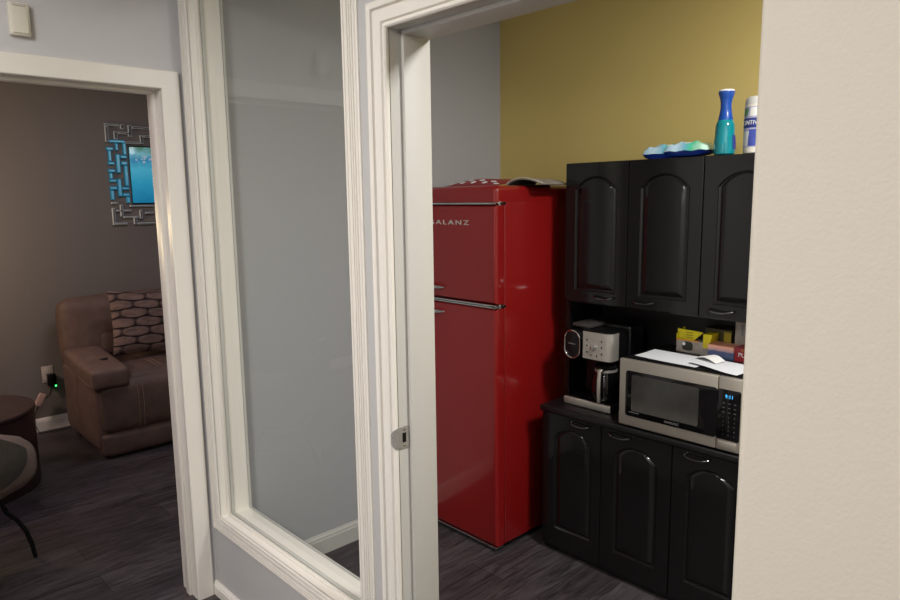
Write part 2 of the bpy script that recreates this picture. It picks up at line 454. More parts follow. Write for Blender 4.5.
# strike plate with its curved lip wrapping onto the casing
SZ = .973; rows = []
path = [(XB+.031, DY1-.0014), (XB+.012, DY1-.0014), (XB-.004, DY1-.0014), (XB-.012, DY1+.000), (XB-.0165, DY1+.004), (XB-.018, DY1+.011)]
for k, (px, py) in enumerate(path):
    hh = [.030, .030, .029, .027, .022, .013][k]
    rows.append([(px, py, SZ-hh+2*hh*j/8) for j in range(9)])
sp = obj('strike_plate', sheet(rows, .0012), 'plate', d1, label='small steel strike plate with curved lip')
b = box((XB+.010, DY1-.0030, SZ-.013), (XB+.022, DY1-.0016, SZ+.013)); obj('latch_hole', b, 'black_plastic', sp, smooth=False)
for zz in (SZ-.022, SZ+.022):
    obj('screw', lathe([(0, -.001), (.0035, -.001), (.0035, .0006), (.002, .0012), (0, .0012)], 12).copy() if False else box((XB+.013, DY1-.0034, zz-.003), (XB+.019, DY1-.0024, zz+.003), .0012, 2), 'chrome', sp)

# interior window
w1 = struct_root('window_1', (XB, (WY0+WY1)/2, WZ0))
obj('casing', casing_x(RIB, WY0, WY1, WZ0, WZ1, XB, True), 'trim', w1, sharp=20)
obj('casing_rear', casing_x(CAS, WY0, WY1, WZ0, WZ1, XK, True, 1), 'trim_cool', w1)
b = BM()
box((XB-.002, WY1, WZ0-J), (XK+.002, WY1+J, WZ1+J), bm=b); box((XB-.002, WY0-J, WZ0-J), (XK+.002, WY0, WZ1+J), bm=b)
box((XB-.002, WY0, WZ0-J), (XK+.002, WY1, WZ0), bm=b); box((XB-.002, WY0, WZ1), (XK+.002, WY1, WZ1+J), bm=b)
obj('window_frame', b, 'trim', w1, smooth=False)
def stop_ring(x0, x1, d):
    b = BM()
    box((x0, WY1-d, WZ0), (x1, WY1, WZ1), .002, 2, bm=b); box((x0, WY0, WZ0), (x1, WY0+d, WZ1), .002, 2, bm=b)
    box((x0, WY0+d, WZ0), (x1, WY1-d, WZ0+d), .002, 2, bm=b); box((x0, WY0+d, WZ1-d), (x1, WY1-d, WZ1), .002, 2, bm=b)
    return b
GX = XB+.042
obj('glazing_bead', stop_ring(GX-.016, GX-.003, .006), 'trim', w1)
obj('glazing_bead', stop_ring(GX+.003, GX+.016, .006), 'trim_cool', w1)
b = bmesh.new(); vs = [b.verts.new((GX, y, z)) for y, z in ((WY0+.002, WZ0+.002), (WY1-.002, WZ0+.002), (WY1-.002, WZ1-.002), (WY0+.002, WZ1-.002))]; b.faces.new(vs)
obj('window_pane', b, 'glass', w1, label='clear glass pane')

# living room doorway (flat casing)
d2 = struct_root('door_2', ((AX0+AX1)/2, YA, 0))
def casing_y(w, t, x0, x1, z1, y, sgn=-1):
    bm = bmesh.new(); loops = []
    pr = [(0, 0), (0, t*.8), (w*.05, t), (w*.95, t), (w, t*.8), (w, 0)]
    for a, q in pr:
        Y = y+sgn*q
        loops.append([bm.verts.new(p) for p in ((x1+a, Y, 0), (x1+a, Y, z1+a), (x0-a, Y, z1+a), (x0-a, Y, 0))])
    for A, B in zip(loops, loops[1:]):
        for k in range(3): bm.faces.new((A[k], A[k+1], B[k+1], B[k]))
    return bm
obj('casing', casing_y(.066, .016, AX0, AX1, AZ, YA), 'trim', d2)
obj('casing_rear', casing_y(.064, .016, AX0, AX1, AZ, YL, 1), 'trim', d2)
b = BM()
box((AX1, YA-.002, 0), (AX1+J, YL+.002, AZ), bm=b); box((AX0-J, YA-.002, 0), (AX0, YL+.002, AZ), bm=b); box((AX0-J, YA-.002, AZ), (AX1+J, YL+.002, AZ+J), bm=b)
obj('jamb', b, 'trim', d2, smooth=False)
b = BM()
box((AX1-.012, YA+.045, 0), (AX1, YA+.080, AZ), .002, 2, bm=b); box((AX0, YA+.045, 0), (AX0+.012, YA+.080, AZ), .002, 2, bm=b); box((AX0+.012, YA+.045, AZ-.012), (AX1-.012, YA+.080, AZ), .002, 2, bm=b)
obj('door_stop', b, 'trim', d2)

# ------------------------------------------------------------------ door chime sensor on the left wall
t = thing('wall_chime', 'small white plastic box mounted on grey wall above left doorway', 'chime', (.569, YA, 2.126))
obj('housing', box((.540, YA-.024, 2.126), (.598, YA, 2.226), .004, 3), 'white_plastic', t)
b = prism([(YA-.030, 2.133), (YA-.022, 2.130), (YA-.022, 2.212), (YA-.026, 2.212)], .547, .591, 'x', bev=.001)
obj('cover', b, 'white_plastic', t)
obj('lens_strip', box((.550, YA-.0275, 2.214), (.588, YA-.0235, 2.221), .001, 1), 'outlet', t)

# ------------------------------------------------------------------ refrigerator
FX0, FX1, FY0, FY1 = 2.133, 2.71, 1.970, 2.518
t = thing('refrigerator', 'tall red retro two-door refrigerator with chrome trim beside black cabinets', 'refrigerator', ((FX0+FX1)/2, (FY0+FY1)/2, 0))
obj('body', box((2.189, FY0, .022), (FX1, FY1, 1.60), .006, 3), 'red', t)
b = box((FX0+.002, FY0-.001, 1.583), (FX1, FY1+.001, 1.653))
ed = [e for e in b.edges if all(v.co.z > 1.64 for v in e.verts) or all(v.co.x < FX0+.01 for v in e.verts) and abs(e.verts[0].co.z-e.verts[1].co.z) > .01]
bmesh.ops.bevel(b, geom=ed, offset=.024, segments=6, affect='EDGES', profile=.5)
obj('top_cap', b, 'red', t)
def fdoor(z0, z1):
    b = box((FX0, FY0, z0), (2.184, FY1, z1))
    ed = [e for e in b.edges if all(v.co.x < FX0+.01 for v in e.verts)]
    bmesh.ops.bevel(b, geom=ed, offset=.018, segments=5, affect='EDGES', profile=.5)
    return b
fz = obj('freezer_door', fdoor(1.143, 1.570), 'red', t)
b = text_bm('GALANZ', .029, FX0-.0003, 2.40, 1.4835, .002, 1.35)
ya, yb = min(v.co.y for v in b.verts), max(v.co.y for v in b.verts)
for v in b.verts: v.co.y = 2.130+(v.co.y-ya)/(yb-ya)*.262
obj('lettering', b, 'silver_ink', fz, label='raised silver letters')
fd = obj('fridge_door', fdoor(.024, 1.122), 'red', t)
def fhandle(z, sgn):
    b = tube([(FX0-.004, 2.470, z), (FX0-.028, 2.462, z), (FX0-.034, 2.44, z), (FX0-.034, 2.38, z), (FX0-.030, 2.34, z), (FX0-.018, 2.305, z), (FX0-.010, 2.285, z)], [.010, .011, .011, .0105, .009, .006, .002], 12)
    box((FX0-.012, 2.33, z-.006), (FX0+.002, 2.345, z+.006), .002, 2, bm=b)
    return b
obj('handle', fhandle(1.194, 1), 'chrome', fz, label='chrome door handle')
obj('handle', fhandle(1.080, -1), 'chrome', fd, label='chrome door handle')
for nm, z0, z1 in (('trim_strip', 1.573, 1.581), ('trim_strip', 1.125, 1.140)):
    b = box((FX0-.003, FY0-.002, z0), (2.18, FY1+.002, z1), .002, 2)
    obj(nm, b, 'chrome', t, label='thin chrome strip')
obj('door_gap', box((FX0+.004, FY0+.001, 1.1435), (2.187, FY1-.001, 1.1465)), 'black_plastic', t) if False else None
def groove(z): return box((FX0-.0036, FY0+.004, z-.0016), (FX0-.002, FY1-.004, z+.0016))
obj('trim_groove', groove(1.1325), 'black_plastic', t, smooth=False)
for z in (1.133, 1.577):
    b = box((2.150, FY0-.006, z-.0055), (2.193, FY0+.004, z+.0055), .002, 2); tube([(2.158, FY0-.001, z-.009), (2.158, FY0-.001, z+.009)], .0055, 12, bm=b)
    obj('hinge', b, 'chrome', t, label='small chrome hinge')
b = box((FX0-.002, FY0-.001, .013), (2.183, FY1+.001, .0225), .002, 2); obj('bottom_trim', b, 'chrome', t, label='thin chrome bottom strip')
obj('plinth', box((2.20, FY0+.01, .006), (FX1-.01, FY1-.01, .03)), 'black_plastic', t, smooth=False)
for y in (FY0+.03, FY1-.03):
    for x in (2.165, FX1-.04):
        obj('foot', lathe([(.014, 0), (.014, .007), (.009, .009), (.009, .036)], 14, (x, y, 0)), 'pull' if x < 2.3 else 'black_plastic', t)

# things lying on the refrigerator
ZT = 1.6535
t = thing('printed_packet', 'flat red packet with white oval print lying on the red refrigerator', 'packet', (2.40, 2.30, ZT))
def hump(x, y):
    u = max(0, min(1, (2.44-y)/.34)); v = max(0, min(1, (x-2.275)/.09))
    return ZT+.003+.034*math.sin(math.pi*(.04+.92*u))**.7*math.sin(math.pi/2*v)**.8
obj('wrapper', sheet([[(2.275+.225*j/12, 2.44-.34*i/16, hump(2.275+.225*j/12, 2.44-.34*i/16)) for j in range(13)] for i in range(17)], .003), 'crimson', t)
random.seed(3)
for k in range(9):
    y = 2.405-.036*k; x = 2.298+(k % 2)*.022
    rows = []
    for q in range(4):
        rr = [.1, .5, .8, 1][q]
        rows.append([(x+.011*rr*math.cos(a*math.pi/8)-.0012, y+.016*rr*math.sin(a*math.pi/8), hump(x+.011*rr*math.cos(a*math.pi/8), y+.016*rr*math.sin(a*math.pi/8))+.0016) for a in range(17)])
    obj('oval_print', sheet(rows), 'ink_white', t, label='white oval mark')
t = thing('magazine', 'pale booklet with bowed open pages lying on refrigerator next to black cabinet', 'magazine', (2.43, 1.995, ZT))
def leaf(h, z0, x0, x1, y0, y1, k=1.0):
    g = []
    for i in range(13):
        u = i/12; y = y0+(y1-y0)*u
        g.append([(x0+(x1-x0)*j/3, y, z0+h*math.sin(math.pi*u**k)) for j in range(4)])
    return g
obj('cover', sheet(leaf(.0, ZT+.001, 2.33, 2.52, 2.085, 1.875), .0015), 'black_plastic', t, label='dark lower cover')
obj('pages', sheet(leaf(.026, ZT+.004, 2.33, 2.52, 2.085, 1.878, .8), .004), 'grey_card', t, label='bowed grey white pages')
obj('page_edge', sheet(leaf(.0265, ZT+.0085, 2.328, 2.335, 2.085, 1.878, .8), .002), 'ink_white', t, label='white page edge')

# ------------------------------------------------------------------ black hutch
CX0, CX1, CY0, CY1 = 2.346, 2.765, .905, 1.866
UX0 = 2.497
t = thing('kitchen_hutch', 'glossy black kitchen hutch with six arched panel doors beside red refrigerator', 'cabinet', ((CX0+CX1)/2, (CY0+CY1)/2, 0))
obj('lower_carcass', box((CX0, CY0, 0), (CX1, CY1, .657), .002, 1), 'black', t)
obj('countertop', box((2.312, CY0-.006, .657), (CX1, CY1+.004, .683), .004, 3), 'black_satin', t)
obj('back_panel', box((CX1-.014, CY0, .683), (CX1, CY1, 1.130)), 'black_satin', t, smooth=False)
obj('side_panel', box((UX0, CY1-.018, .683), (CX1-.014, CY1, 1.130)), 'black', t, smooth=False)
obj('side_panel', box((UX0, CY0, .683), (CX1-.014, CY0+.018, 1.130)), 'black', t, smooth=False)
obj('upper_carcass', box((UX0, CY0, 1.130), (CX1, CY1, 1.746), .002, 1), 'black', t)

def arch_loop(yc, w, z0, zs, rise, n=18):
    """from bottom-left (high y) round: left side up, arch, right side down, bottom"""
    L = [(yc+w/2, z0+(zs-z0)*k/5) for k in range(5)]
    a = w/2; R = (a*a+rise*rise)/(2*rise); th = math.asin(min(1, a/R))
    if rise > a: th = math.pi-th
    for k in range(n+1):
        q = -th+2*th*k/n
        L.append((yc-R*math.sin(q), zs+rise-R+R*math.cos(q)))
    L += [(yc-w/2, zs+(z0-zs)*k/5) for k in range(1, 6)]
    L += [(yc-w/2+w*k/5, z0) for k in range(1, 5)]
    return L
def cab_door(x, y0, y1, z0, z1, aw, az0, azs, rise, ayc):
    """slab with an arched raised panel; x is the front plane"""
    b = bmesh.new(); TH = .019
    n = 18; loops = []
    def at(loop, X): return [b.verts.new((X, p[0], p[1])) for p in loop]
    inner = arch_loop(ayc, aw, az0, azs, rise)
    e = .002
    def frame(ins):
        Y1, Y0, Z0, Z1 = y1-ins, y0+ins, z0+ins, z1-ins
        out = [(Y1, Z0+(Z1-Z0)*k/5) for k in range(5)]
        out += [(Y1+(Y0-Y1)*k/n, Z1) for k in range(n+1)]
        out += [(Y0, Z1+(Z0-Z1)*k/5) for k in range(1, 6)]
        out += [(Y0+(Y1-Y0)*k/5, Z0) for k in range(1, 5)]
        return out
    seq = [(frame(0), x+TH), (frame(0), x+e), (frame(e*.4), x+e*.4), (frame(e), x), (inner, x)]
    for off, dx, dr in ((.003, .0045, .0), (.007, .0075, 0), (.012, .0075, 0), (.016, .005, 0), (.026, .0015, 0), (.034, -.0005, 0)):
        seq.append((arch_loop(ayc, aw-2*off, az0+off, azs+off*.15, max(.012, rise-off*.5)), x+dx))
    V = [at(l, X) for l, X in seq]; m = len(V[0])
    for A, B in zip(V, V[1:]):
        for k in range(m): b.faces.new((A[k], A[(k+1) % m], B[(k+1) % m], B[k]))
    b.faces.new(V[-1]); b.faces.new(V[0][::-1])
    return b
def pull(x, yc, z, w=.092):
    b = BM()
    pts = [(x, yc+w/2, z+.004), (x-.014, yc+w/2, z+.003), (x-.020, yc+w/2-.010, z+.001)]
    for k in range(1, 8):
        u = k/8; pts.append((x-.022, yc+w/2-.010-(w-.020)*u, z-.004*math.sin(math.pi*u)))
    pts += [(x-.020, yc-w/2+.010, z+.001), (x-.014, yc-w/2, z+.003), (x, yc-w/2, z+.004)]
    tube(pts, [.0055, .004, .0036]+[.0034]*7+[.0036, .004, .0055], 10, bm=b)
    return b
UD = [(1.550, 1.864, 1.706, 1.654), (1.2275, 1.5465, 1.385, 1.459), (.908, 1.224, 1.064, 1.133)]
for y0, y1, ayc, hy in UD:
    d = obj('upper_door', cab_door(2.477, y0, y1, 1.137, 1.745, .212, 1.188, 1.630, .056, ayc), 'black', t, sharp=14)
    obj('handle', pull(2.477, hy, 1.166), 'pull', d, label='dark chrome bow pull')
LD = [(1.556, 1.864, 1.700, 1.655), (1.235, 1.552, 1.390, 1.460), (.908, 1.231, 1.075, 1.131)]
for y0, y1, ayc, hy in LD:
    d = obj('lower_door', cab_door(2.326, y0, y1, .030, .653, .196, .118, .545, .052, ayc), 'black', t, sharp=14)
    obj('handle', pull(2.326, hy, .632), 'pull', d, label='dark chrome bow pull')

# ------------------------------------------------------------------ coffee maker
ZC = .6836; PX = 2.400
t = thing('coffee_maker', 'black and silver dual coffee maker on black countertop beside microwave', 'coffee maker', (2.52, 1.68, ZC))
obj('base', box((PX+.006, 1.560, ZC), (2.66, 1.806, ZC+.030), .006, 3), 'black_plastic', t)
b = box((PX, 1.562, ZC+.002), (PX+.014, 1.805, ZC+.034), .004, 3); obj('base_trim', b, 'steel_light', t, label='silver front strip')
obj('warming_plate', lathe([(.062, 0), (.062, .004), (.056, .006), (0, .006)], 32, (2.475, 1.635, ZC+.030)), 'black_plastic', t)
obj('water_tank', box((2.55, 1.565, ZC+.03), (2.66, 1.80, 1.045), .012, 4), 'black_plastic', t)
b = box((PX+.012, 1.572, .905), (2.60, 1.706, 1.030), .010, 3); obj('brew_head', b, 'black_plastic', t)
cp = []
for k in range(11):                                              # silver fascia wrapping round the right corner
    u = k/10
    if u < .7: cp.append((PX, 1.703-.108*u/.7))
    else:
        a = (u-.7)/.3*math.pi/2; cp.append((PX+.022*(1-math.cos(a)), 1.595-.028*math.sin(a)))
cp.append((PX+.06, 1.567))
rows = [[(x, y, z) for z in (.909, .912, .97, 1.024, 1.027)] for x, y in cp]
pn = obj('control_panel', sheet(rows, .003), 'steel_light', t, label='silver control panel')
obj('display', prism(round_rect(1.630, 1.664, .996, 1.017, .009), PX-.002, PX+.001, 'x', bev=.0008), 'black_glass', pn)
def disc(x, y, z, r, d, n=24):
    return prism([(y+r*math.cos(2*math.pi*k/n), z+r*math.sin(2*math.pi*k/n)) for k in range(n)], x-d, x, 'x', bev=min(.002, d*.4))
obj('dial', disc(PX, 1.647, .962, .013, .012), 'chrome', pn)
for y, z in ((1.682, .992), (1.682, .966), (1.682, .938), (1.608, .992), (1.608, .966), (1.608, .938), (1.660, .926), (1.632, .926)):
    obj('button', disc(PX, y, z, .0052, .003, 14), 'chrome', pn)
b = prism(round_rect(1.722, 1.806, .896, 1.022, .041, 10), PX+.006, PX+.10, 'x', bev=.003); obj('pod_head', b, 'black_plastic', t)
ring = [(PX+.004, y, z) for y, z in round_rect(1.724, 1.804, .898, 1.020, .039, 10)]
obj('oval_ring', tube(ring, .0042, 8, closed=True), 'chrome', t, label='silver oval rim')
obj('emblem', text_bm('Cuisinart', .0105, PX+.0055, 1.788, .958, .001, 1.0), 'ink_grey', t, label='small pale lettering')
b = cushion((PX+.035, 1.690, 1.030), (2.56, 1.792, 1.050), .010, (0, 0, .004), 6); obj('lid', b, mat('dark_grey_lid', (74, 72, 70), .3, metal=.4, var=(20, .05)), t, label='dark grey lid')
obj('lid_neck', box((PX+.05, 1.70, 1.0), (2.58, 1.76, 1.04), .006, 2), 'black_plastic', t)

t = thing('coffee_carafe', 'dark coffee carafe with silver handle standing in the coffee maker', 'carafe', (2.475, 1.635, ZC+.0368))
prof = [(.045, 0), (.056, .004), (.062, .03), (.062, .075), (.054, .115), (.046, .130), (.046, .140)]
carafe_glass = mat('smoked_glass', (10, 9, 9), .04, spec=.7, coat=.4, var=(8, .05))
obj('vessel', lathe(prof, 36, (2.475, 1.635, ZC+.0368)), carafe_glass, t)
obj('lid', lathe([(.047, .140), (.048, .150), (.040, .158), (0, .160)], 32, (2.475, 1.635, ZC+.0368)), 'black_plastic', t)
obj('band', lathe([(.0475, .128), (.049, .129), (.049, .138), (.0475, .139)], 32, (2.475, 1.635, ZC+.0368)), 'steel_light', t, label='silver collar')
rows = []
hp = [(2.432, .866), (2.408, .870), (2.398, .862), (2.394, .83), (2.393, .79), (2.394, .75), (2.398, .726)]
b = BM()
for w, mname, nm, dx in ((.020, 'black_plastic', 'handle', .006), (.017, 'steel_light', 'handle_strip', 0)):
    rows = [[(x+dx, 1.617+w/2, z), (x+dx-.004, 1.617+w/4, z), (x+dx-.004, 1.617-w/4, z), (x+dx, 1.617-w/2, z)] for x, z in hp]
    h_ = obj(nm, sheet(rows, .005), mname, t if nm == 'handle' else h_, label='silver handle face' if nm != 'handle' else None)

# ------------------------------------------------------------------ microwave
MX, MZ0, MZ1, MY0, MY1 = 2.312, .692, .962, .972, 1.464
t = thing('microwave', 'stainless steel microwave oven with black window on black countertop', 'microwave', (2.50, 1.218, .683))
obj('body', box((MX+.020, MY0+.003, MZ0), (2.690, MY1-.003, MZ1), .004, 2), 'black_plastic', t)
SPL = 1.058
d = obj('door', box((MX, SPL+.0012, MZ0), (MX+.020, MY1, MZ1), .004, 3), 'steel', t, label='brushed steel door')
obj('door_glass', prism(round_rect(SPL+.0002, 1.434, .733, .918, .012), MX-.0016, MX+.002, 'x', bev=.0008), 'black_glass', d, label='black glass')
wd = obj('window', prism(round_rect(1.128, 1.407, .757, .904, .008), MX-.0024, MX-.0012, 'x'), 'oven_window', d, label='dim see-through window')
obj('lettering', text_bm('SAMSUNG', .0125, MX-.0017, 1.262, .7415, .0006, 1.05), 'ink_grey', d, label='small white letters')
obj('badge', box((MX-.0028, 1.372, .749), (MX-.0018, 1.416, .7525)), 'key_grey', d, smooth=False)
c = obj('control_panel', box((MX, MY0, MZ0), (MX+.020, SPL-.0012, MZ1), .004, 3), 'steel', t, label='steel panel around black keypad')
obj('keypad_glass', prism(round_rect(MY0+.002, SPL-.0002, .733, .918, .006), MX-.0016, MX+.002, 'x', bev=.0008), 'black_glass', c, label='black glass')
obj('display', text_bm('9:11', .0185, MX-.0018, 1.030, .887, .0006, 1.12, sx=.85), 'led_cyan', c, label='cyan digits')
for r in range(8):
    for q in range(3):
        y = 1.034-.0205*q; z = .868-.0165*r
        b = box((MX-.0021, y-.0042, z-.0011), (MX-.0015, y+.0042, z+.0011)) if r < 3 else text_bm('123456789*0#'[((r-3)*3+q) % 12], .0075, MX-.0016, y+.002, z-.003, .0005)
        obj('key', b, 'key_grey', c, smooth=False)
obj('open_button', box((MX-.002, MY0+.010, .699), (MX+.001, SPL-.008, .727), .0015, 2), 'steel', c, label='steel push bar')
for x in (MX+.04, 2.66):
    for y in (MY0+.04, MY1-.04): obj('foot', lathe([(.010, 0), (.012, .009)], 14, (x, y, .6834)), 'black_plastic', t)

# papers on the microwave
ZM = .9625
def paper(name, quad, label, cat, z, bump_, m, n=10, thick=.0008, seed=1, fold=None):
    A, B, C, D = [Vector(p) for p in quad]; random.seed(seed); ph = [random.uniform(0, 6) for _ in range(6)]
    g = []
    for i in range(n+1):
        row = []
        for j in range(n+1):
            u, v = i/n, j/n
            p = A*(1-u)*(1-v)+B*u*(1-v)+C*u*v+D*(1-u)*v
            h = bump_*(.5+.5*math.sin(5*u+ph[0])*math.sin(4*v+ph[1])) if fold is None else fold(u, v)
            row.append((p.x, p.y, z+h))
        g.append(row)
    o = obj(name, sheet(g, thick), m); at_base(o)
    return tag(o, label, cat)
paper('paper_towel', ((2.380, 1.438), (2.358, 1.170), (2.530, 1.165), (2.535, 1.438)), 'flat white paper towel on left half of the microwave top', 'paper towel', ZM+.001, .003, 'paper', seed=2)
paper('paper_towel', ((2.395, 1.215), (2.335, 1.005), (2.478, .985), (2.535, 1.235)), 'wrinkled white paper towel on right half of the microwave top', 'paper towel', ZM+.006, .005, 'paper', seed=5)
paper('folded_card', ((2.470, 1.232), (2.430, 1.125), (2.492, 1.118), (2.540, 1.205)), 'small bright white bowed card on top of paper towels', 'card', ZM+.0125, 0, 'card', fold=lambda u, v: .011*math.sin(math.pi*u), thick=.0015)

# cartons behind the papers
t = thing('pod_carton', 'open yellow and grey carton with cut front standing on the microwave', 'carton', (2.61, 1.315, MZ1+.0005))
z0 = MZ1+.0005
obj('lower_front', box((2.575, 1.256, z0), (2.640, 1.372, z0+.052), .001, 1), 'grey_card', t, label='grey printed lower half')
b = BM()
prism([(1.372, z0+.052), (1.300, z0+.052), (1.262, z0+.090), (1.372, z0+.095)], 2.584, 2.588, 'x', bm=b)
obj('upper_panel', b, 'yellow', t, label='yellow slanted panel')
prismb = prism([(2.575, z0+.052), (2.64, z0+.052), (2.64, z0+.095), (2.575, z0+.075)], 1.368, 1.372, 'y'); obj('side_panel', prismb, 'yellow', t)
obj('stripe', box((2.5742, 1.275, z0+.049), (2.5748, 1.372, z0+.054)), mat('orange_ink', (214, 140, 40), .5, var=(20, .05)), t, smooth=False)
obj('photo_print', prism(round_rect(1.30, 1.345, z0+.010, z0+.046, .012), 2.5738, 2.5748, 'x'), 'ink_dark', t)
obj('highlight_print', disc(2.5738, 1.338, z0+.036, .007, .0006), 'ink_white', t)
obj('lettering', text_bm('COFFEE', .013, 2.5838, 1.335, z0+.072, .0004), 'ink_dark', t) if False else None
for k, (w, zz) in enumerate(((.030, .080), (.034, .070), (.026, .061))):
    obj('print_line', box((2.5834, 1.320-w/2, z0+zz), (2.5838, 1.320+w/2, z0+zz+.004)), mat('olive_ink_%d' % k, (150, 136, 16), .5, var=(20, .05)), t, smooth=False)
t.location.y -= .008
t = thing('yellow_carton', 'small yellow carton with tilted flap between open carton and sunset box', 'carton', (2.61, 1.235, z0))
b = prism([(1.2535, z0+.030), (1.253, z0+.086), (1.216, z0+.088), (1.228, z0+.030)], 2.574, 2.640, 'x', bev=.001); obj('body', b, 'yellow', t)
obj('lower_panel', box((2.574, 1.216, z0), (2.640, 1.2535, z0+.030), .001, 1), 'grey_card', t, label='grey printed lower band')
t.location.y -= .004
t = thing('dark_carton', 'dark olive carton with yellow end standing behind the sunset box', 'carton', (2.695, 1.20, z0))
obj('body', box((2.645, 1.165, z0), (2.745, 1.275, z0+.100), .001, 1), mat('dark_olive_carton', (60, 54, 26), .5, var=(20, .1)), t)
obj('end_label', box((2.6442, 1.167, z0+.050), (2.6448, 1.197, z0+.092)), mat('dull_yellow_ink', (150, 132, 30), .5, var=(20, .1)), t, smooth=False)
sunset = gradient_mat('sunset_print', [(0, (44, 62, 96)), (.3, (92, 104, 138)), (.55, (96, 100, 130)), (.62, (186, 150, 160)), (.85, (226, 170, 150)), (1, (222, 150, 128))], 'Z', 0, .053, .35, .16, 30)
t = thing('sunset_carton', 'low carton printed with a pink and blue mountain sunset on the microwave', 'carton', (2.585, 1.175, z0))
obj('body', box((2.560, 1.117, z0), (2.635, 1.222, z0+.053), .001, 1), sunset, t)
b = prism([(1.2215, z0+.022), (1.20, z0+.029), (1.18, z0+.023), (1.16, z0+.029), (1.14, z0+.024), (1.1175, z0+.030), (1.1175, z0+.019), (1.2215, z0+.014)], 2.5594, 2.5599, 'x')
obj('ridge_print', b, mat('hazy_blue_ink', (78, 92, 134), .5, var=(60, .15)), t, smooth=False)
t = thing('crimson_carton', 'crimson carton with white letters right of the sunset box', 'carton', (2.585, 1.05, z0))
obj('body', box((2.562, .995, z0), (2.635, 1.115, z0+.056), .001, 1), 'crimson', t)
obj('lettering', text_bm('PURE', .024, 2.5617, 1.100, z0+.020, .0006, 1.0), 'ink_white', t, label='white letters')
obj('lettering', text_bm('C', .012, 2.5617, 1.088, z0+.043, .0006, 1.0), 'yellow', t, label='small yellow letters')
t = thing('grey_carton', 'pale grey upright carton behind crimson carton on the microwave', 'carton', (2.70, 1.09, z0))
obj('body', box((2.645, 1.040, z0), (2.745, 1.152, z0+.140), .001, 1), 'grey_card', t)
obj('print_panel', box((2.6442, 1.118, z0+.085), (2.6448, 1.128, z0+.130)), 'ink_grey', t, smooth=False)
obj('print_panel', box((2.6442, 1.060, z0+.085), (2.6448, 1.105, z0+.130)), 'ink_white', t, smooth=False)

# ------------------------------------------------------------------ on top of the hutch
ZH = 1.7465
wipe_top = gradient_mat('wipes_print', [(0, (150, 196, 226)), (.30, (196, 224, 240)), (.5, (120, 190, 214)), (.62, (70, 190, 150)), (.85, (170, 220, 196)), (1, (214, 232, 224))], 'Y', .10, -.10, .25, .35, 18)
def wipes(label, y0, y1, x0, x1, h, seed, rz):
    c = ((x0+x1)/2, (y0+y1)/2, ZH)
    t = thing('wipes_pack', label, 'wipes', c, 'soft packs of wipes on the hutch'); t.rotation_euler = (0, 0, rz)
    random.seed(seed); lx, ly = (x1-x0)/2, (y1-y0)/2
    def surf(top):
        g = []
        for i in range(17):
            v = -1+i/8; row = []
            for j in range(11):
                u = -1+j/5
                e = max(0, (1-abs(v)**3.2))*max(0, (1-abs(u)**4))
                mid = h*.42
                z = mid+(h*.58*e**.45 if top else -mid*e**.45)
                w = .006*math.sin(9*v+seed)*math.cos(4*u+2*seed)*(.4+e) if top else 0
                row.append((u*lx*(1-.06*abs(v)**4), v*ly, max(0.0004, z+w)))
            g.append(row)
        return g
    obj('top_film', sheet(surf(True)), wipe_top, t, label='pale blue and green printed top', local=True)
    obj('bottom_film', sheet(surf(False)), mat('deep_blue_film', (20, 50, 140), .25, var=(20, .1)), t, label='deep blue underside', local=True)
    fl = prism(round_rect(-.028, .028, -.018, .018, .008), h-.001, h+.002, 'z', bev=.0008); 
    for v in fl.verts: v.co = Vector((v.co.y*.9+.005, v.co.x, v.co.z))
    obj('flap', fl, 'ink_white', t, label='white resealable flap', local=True)
wipes('left pack of blue and green wipes lying on the black hutch', 1.375, 1.560, 2.588, 2.676, .058, 1, .04)
wipes('right pack of blue and green wipes lying in front beside the teal spray bottle', 1.222, 1.408, 2.482, 2.575, .054, 2, -.05)
t = thing('spray_bottle', 'teal spray bottle with blue flared neck standing on the black hutch', 'bottle', (2.517, 1.171, ZH))
prof = [(r_, z_*.985) for r_, z_ in [(.032, 0), (.037, .004), (.0385, .02), (.038, .05), (.035, .072), (.0345, .090), (.0335, .108), (.030, .120), (.026, .128)]]
obj('body', lathe(prof, 40, (2.517, 1.171, ZH)), 'teal', t, label='translucent teal lower body')
prof = [(r_, z_*.985) for r_, z_ in [(.0265, .126), (.0262, .132), (.0225, .150), (.0195, .172), (.0195, .190), (.0225, .206), (.0275, .220), (.0290, .229), (.0285, .232)]]
obj('neck', lathe(prof, 40, (2.517, 1.171, ZH)), 'blue', t, label='blue flared neck')
obj('cap', lathe([(.0275, .2275), (.0275, .2315), (.024, .2345), (0, .2355)], 36, (2.517, 1.171, ZH)), 'ink_white', t, label='white cap')
b = bmesh.new(); rows = []
for i in range(5):
    z = ZH+.020+.050*i/4; R_ = (.0392, .0390, .0388, .0376, .0362)[i]; rows.append([(2.517+R_*math.cos(a), 1.171+R_*math.sin(a), z) for a in [math.radians(250+9*k) for k in range(7)]])
b.free(); obj('rear_label', sheet(rows), 'ink_navy', t)

